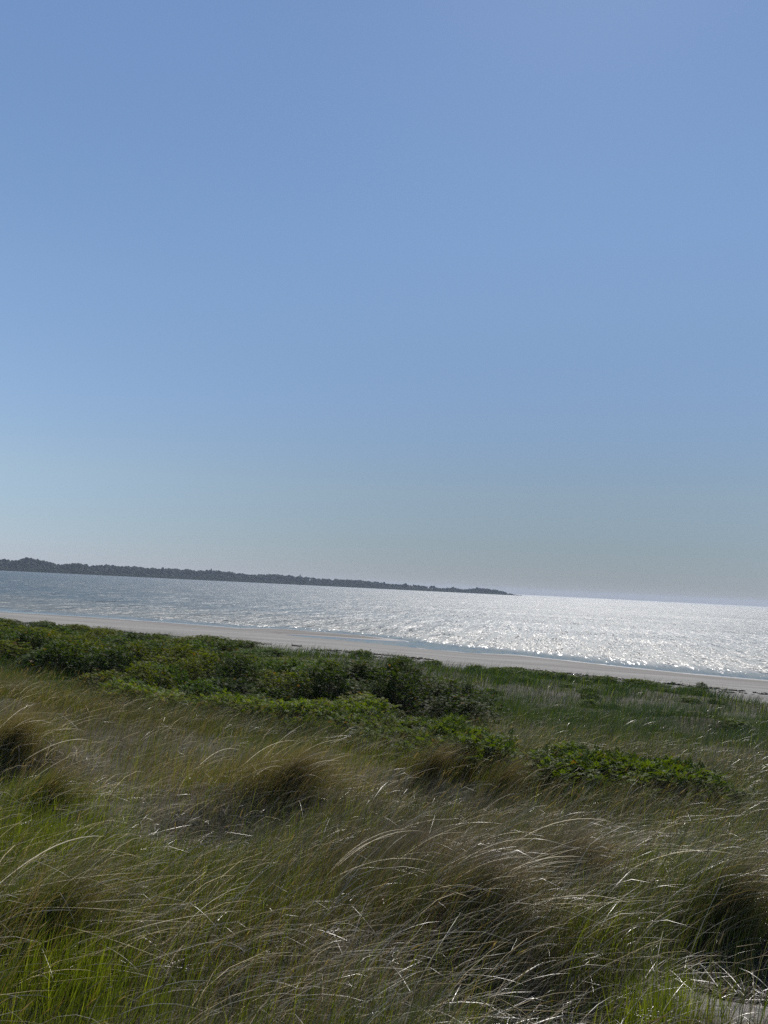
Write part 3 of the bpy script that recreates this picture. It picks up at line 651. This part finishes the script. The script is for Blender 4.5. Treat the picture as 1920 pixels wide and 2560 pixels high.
# tussocks one can tell apart, each with its long pale blades
def blade_proto(seed):
    g = np.random.default_rng(seed); b = Blades()
    L = g.uniform(.42, .85); k = g.uniform(.2, .9, 1)
    b.add(np.zeros((1, 3)), np.zeros(1), np.array([g.uniform(.75, 1.2)]), np.array([g.uniform(1.35, 1.75)]), np.array([L]), np.array([g.uniform(.0026, .005)]), 9, lerp((.46, .42, .34), (.76, .71, .62), k), g, powr=g.uniform(.7, 1.8), twist=.9, kink=.45)
    return mesh_np('dry_blade', np.concatenate(b.V), quads=np.concatenate(b.Q), tris=np.concatenate(b.T), mat=M_STRAW, col=np.concatenate(b.K))
PB = [blade_proto(300+i) for i in range(16)]
TUSS = [  # x, y, rx, ry, fine blades, long dry blades, brown share, label
 (-.85, 7.9, 1.0, .5, 4200, 90, .72, 'big brown windswept tussock leaning over the dark hollow in the middle'),
 (.2, 5.6, .65, .50, 6000, 230, .70, 'broad flattened tussock of pale blades combed sideways in the middle foreground'),
 (.55, 4.85, .55, .28, 3400, 150, .55, 'pale tangled tussock above the dark hollow at the bottom edge'),
 (-4.1, 8.85, .6, .32, 3400, 80, .6, 'tussock of long white blades at the picture edge below the brown crest'),
 (-1.7, 4.3, .5, .3, 2400, 80, .35, 'green tussock with arching white blades in the near foreground'),
 (1.35, 5.9, .5, .35, 3200, 90, .75, 'brown feathery tussock beside the broad flattened one'),
 (2.35, 5.35, .5, .28, 2800, 45, .5, 'dark green tussock standing over the bare sandy patch'),
 (.65, 9.95, .45, .25, 1800, 12, .7, 'small brown tussock over a round dark hollow before the low roses'),
 (1.52, 9.6, .34, .22, 1300, 8, .7, 'small reddish-brown tussock next to the low rose patch'),
 (-2.9, 7.0, .45, .28, 2200, 60, .3, 'bright green tussock in front of the dark hollow near the picture edge')]
for ti, (cx, cy_, rx, ry, nf, nd, br, lab) in enumerate(TUSS):
    g = np.random.default_rng(500+ti); z0 = float(height(np.array([cx]), np.array([cy_]))[0])
    root = empty('grass_tussock', (cx, cy_, z0)); tag(root, lab, 'tussock', 'grass tussocks on the dune')
    def scatter(n, f=1.0):
        a = g.uniform(0, 6.28, n); r = np.abs(g.normal(0, .55, n))*f; x = cx+rx*r*np.cos(a); y = cy_+ry*r*np.sin(a)
        return x, y, np.stack([x-cx, y-cy_, height(x, y)-z0-.02], 1)
    b = Blades(); nb = int(nf*br); ng = nf-nb
    x, y, r = scatter(nb); b.add(r, wind(x, y)*.6+g.normal(-.12, .38, nb), g.uniform(.1, .6, nb), g.uniform(.7, 1.6, nb), g.uniform(.32, .74, nb), g.uniform(.0013, .003, nb), 5, lerp((.10, .085, .055), (.30, .235, .17), g.uniform(0, 1, nb)), g)
    x, y, r = scatter(ng); b.add(r, g.normal(0, .5, ng), g.uniform(.05, .4, ng), g.uniform(.5, 1.2, ng), g.uniform(.25, .5, ng), g.uniform(.0024, .0042, ng), 5, lerp((.07, .11, .03), (.17, .21, .05), g.uniform(0, 1, ng)), g)
    o = b.build('blades', M_GRASS, root); o['kind'] = 'stuff'
    x, y, r = scatter(nd, 1.05)
    for j in range(nd):
        o = link('dry_blade', PB[int(g.integers(0, len(PB)))], root); o.location = r[j]+np.array([0, 0, g.uniform(.03, .28)])
        o.rotation_euler = (g.normal(0, .12), g.normal(0, .12), float(wind(x[j:j+1], y[j:j+1])[0])*.5+g.normal(-.08, .27)); s = g.uniform(.6, 1.15); o.scale = (s, s, s)

# ------------------------------------------------------------------ wrack, driftwood
def wrack_lump(g, n, spread, size):
    C = np.zeros((n, 3)); C[:, 0] = g.normal(0, spread, n); C[:, 1] = g.normal(0, spread*.35, n); C[:, 2] = g.uniform(0, size*.35, n)
    S = np.stack([size*g.uniform(.5, 1.5, n), size*g.uniform(.3, .8, n), size*g.uniform(.15, .5, n)], 1)
    return C, S
WR = np.array([(-36, 73.4), (-32.4, 72.6), (-24, 69), (-19.3, 66.5), (-12, 64), (-6.6, 61.8), (-3.5, 60.2), (.5, 58.3), (4.6, 56.6), (9.5, 53.6), (14.5, 50.6), (17.1, 49.7), (19.7, 48.7), (21.7, 47.6), (25, 46)])
g = np.random.default_rng(77); Cs, Ss = [], []
for i in range(640):
    x = g.uniform(-36, 25); y = np.interp(x, WR[:, 0], WR[:, 1]) + g.normal(0, .3) - (g.uniform(0, 1) < .38)*g.uniform(0, 5)
    if vnoise(np.array([x]), np.array([0.]), 2.6, 55)[0] < .38: continue
    C, S = wrack_lump(g, 4, .24, g.uniform(.05, .17)); z = height(x+C[:, 0], y+C[:, 1])
    C[:, 0] += x; C[:, 1] += y; C[:, 2] += z; Cs.append(C); Ss.append(S)
C = np.concatenate(Cs); S = np.concatenate(Ss); V, T, K = blobs(C, S, np.zeros((len(C), 3)), .5)
tag(link('seaweed_wrack', mesh_np('seaweed_wrack', V, tris=T, mat=M_WRACK, smooth=False)), 'dark broken line of seaweed washed up along the upper beach', 'seaweed', kind='stuff')
for x, y, s, lab in [(-31.6, 72.1, .30, 'large dark seaweed clump at the picture edge of the wrack line'), (-34.6, 73.3, .24, 'flatter dark seaweed clump beside the largest one'), (-18.2, 66.2, .22, 'dark seaweed clump on the wrack line above the thicket'), (18.6, 48.8, .22, 'dark seaweed heap on the beach near the lone shrub')]:
    C, S = wrack_lump(g, 14, s*1.6, s); z0 = float(height(np.array([x]), np.array([y]))[0]); V, T, K = blobs(C, S, np.zeros((14, 3)), .5)
    o = link('seaweed_clump', mesh_np('seaweed_clump', V, tris=T, mat=M_WRACK, smooth=False)); o.location = (x, y, z0); tag(o, lab, 'seaweed', 'seaweed clumps')
lx, ly = -6.45, 62.4; lz = float(height(np.array([lx]), np.array([ly]))[0])
root = empty('driftwood_log', (lx, ly, lz), -.3); root.scale = (.5, .5, .42); tag(root, 'short dark driftwood log lying on the sand behind the thicket', 'driftwood')
def sweep(P, r, sides=8):
    P = np.array(P, float); V = []; n = len(P)
    for i in range(n):
        t = P[min(i+1, n-1)]-P[max(i-1, 0)]; t /= np.linalg.norm(t); a = np.cross(t, (0, .3, 1)); a /= np.linalg.norm(a); b = np.cross(t, a)
        an = np.arange(sides)*2*math.pi/sides
        V.append(P[i]+r[i]*(np.cos(an)[:, None]*a+np.sin(an)[:, None]*b))
    Q = [[i*sides+j, i*sides+(j+1) % sides, (i+1)*sides+(j+1) % sides, (i+1)*sides+j] for i in range(n-1) for j in range(sides)]
    return np.concatenate(V), np.array(Q)
for nm, P, r in [('trunk', [(-.9, 0, .16), (-.88, 0, .16), (-.3, .03, .13), (.4, -.02, .12), (.85, .02, .15), (.87, .02, .15)], [.02, .13, .14, .12, .10, .02]), ('branch', [(-.8, 0, .2), (-.88, .05, .42), (-.92, .06, .62)], [.06, .04, .02]), ('branch', [(.7, 0, .15), (.85, 0, .32), (.9, .0, .36)], [.05, .035, .02])]:
    V, Q = sweep(P, r); link(nm, mesh_np(nm, V, quads=Q, mat=M_WOOD), root)

# ------------------------------------------------------------------ sea haze
def haze(density):
    k = NT('haze_air'); v = k.n('ShaderNodeVolumePrincipled', {'Color': (.70, .82, 1, 1), 'Density': density, 'Anisotropy': .2})
    o = k.n('ShaderNodeOutputMaterial'); k.t.links.new(v.outputs[0], o.inputs['Volume'])
    x0, x1, y0, y1, z0, z1 = -9500, 9500, -400, 9500, -4, 62
    V = [(x0, y0, z0), (x1, y0, z0), (x1, y1, z0), (x0, y1, z0), (x0, y0, z1), (x1, y0, z1), (x1, y1, z1), (x0, y1, z1)]
    Q = [(0, 3, 2, 1), (4, 5, 6, 7), (0, 1, 5, 4), (1, 2, 6, 5), (2, 3, 7, 6), (3, 0, 4, 7)]
    tag(link('haze', mesh_np('haze', V, quads=Q, mat=k.m, smooth=False)), 'thin sea haze softening the far shore', 'haze', kind='stuff')
HAZE = 0.00007
if HAZE: haze(HAZE)
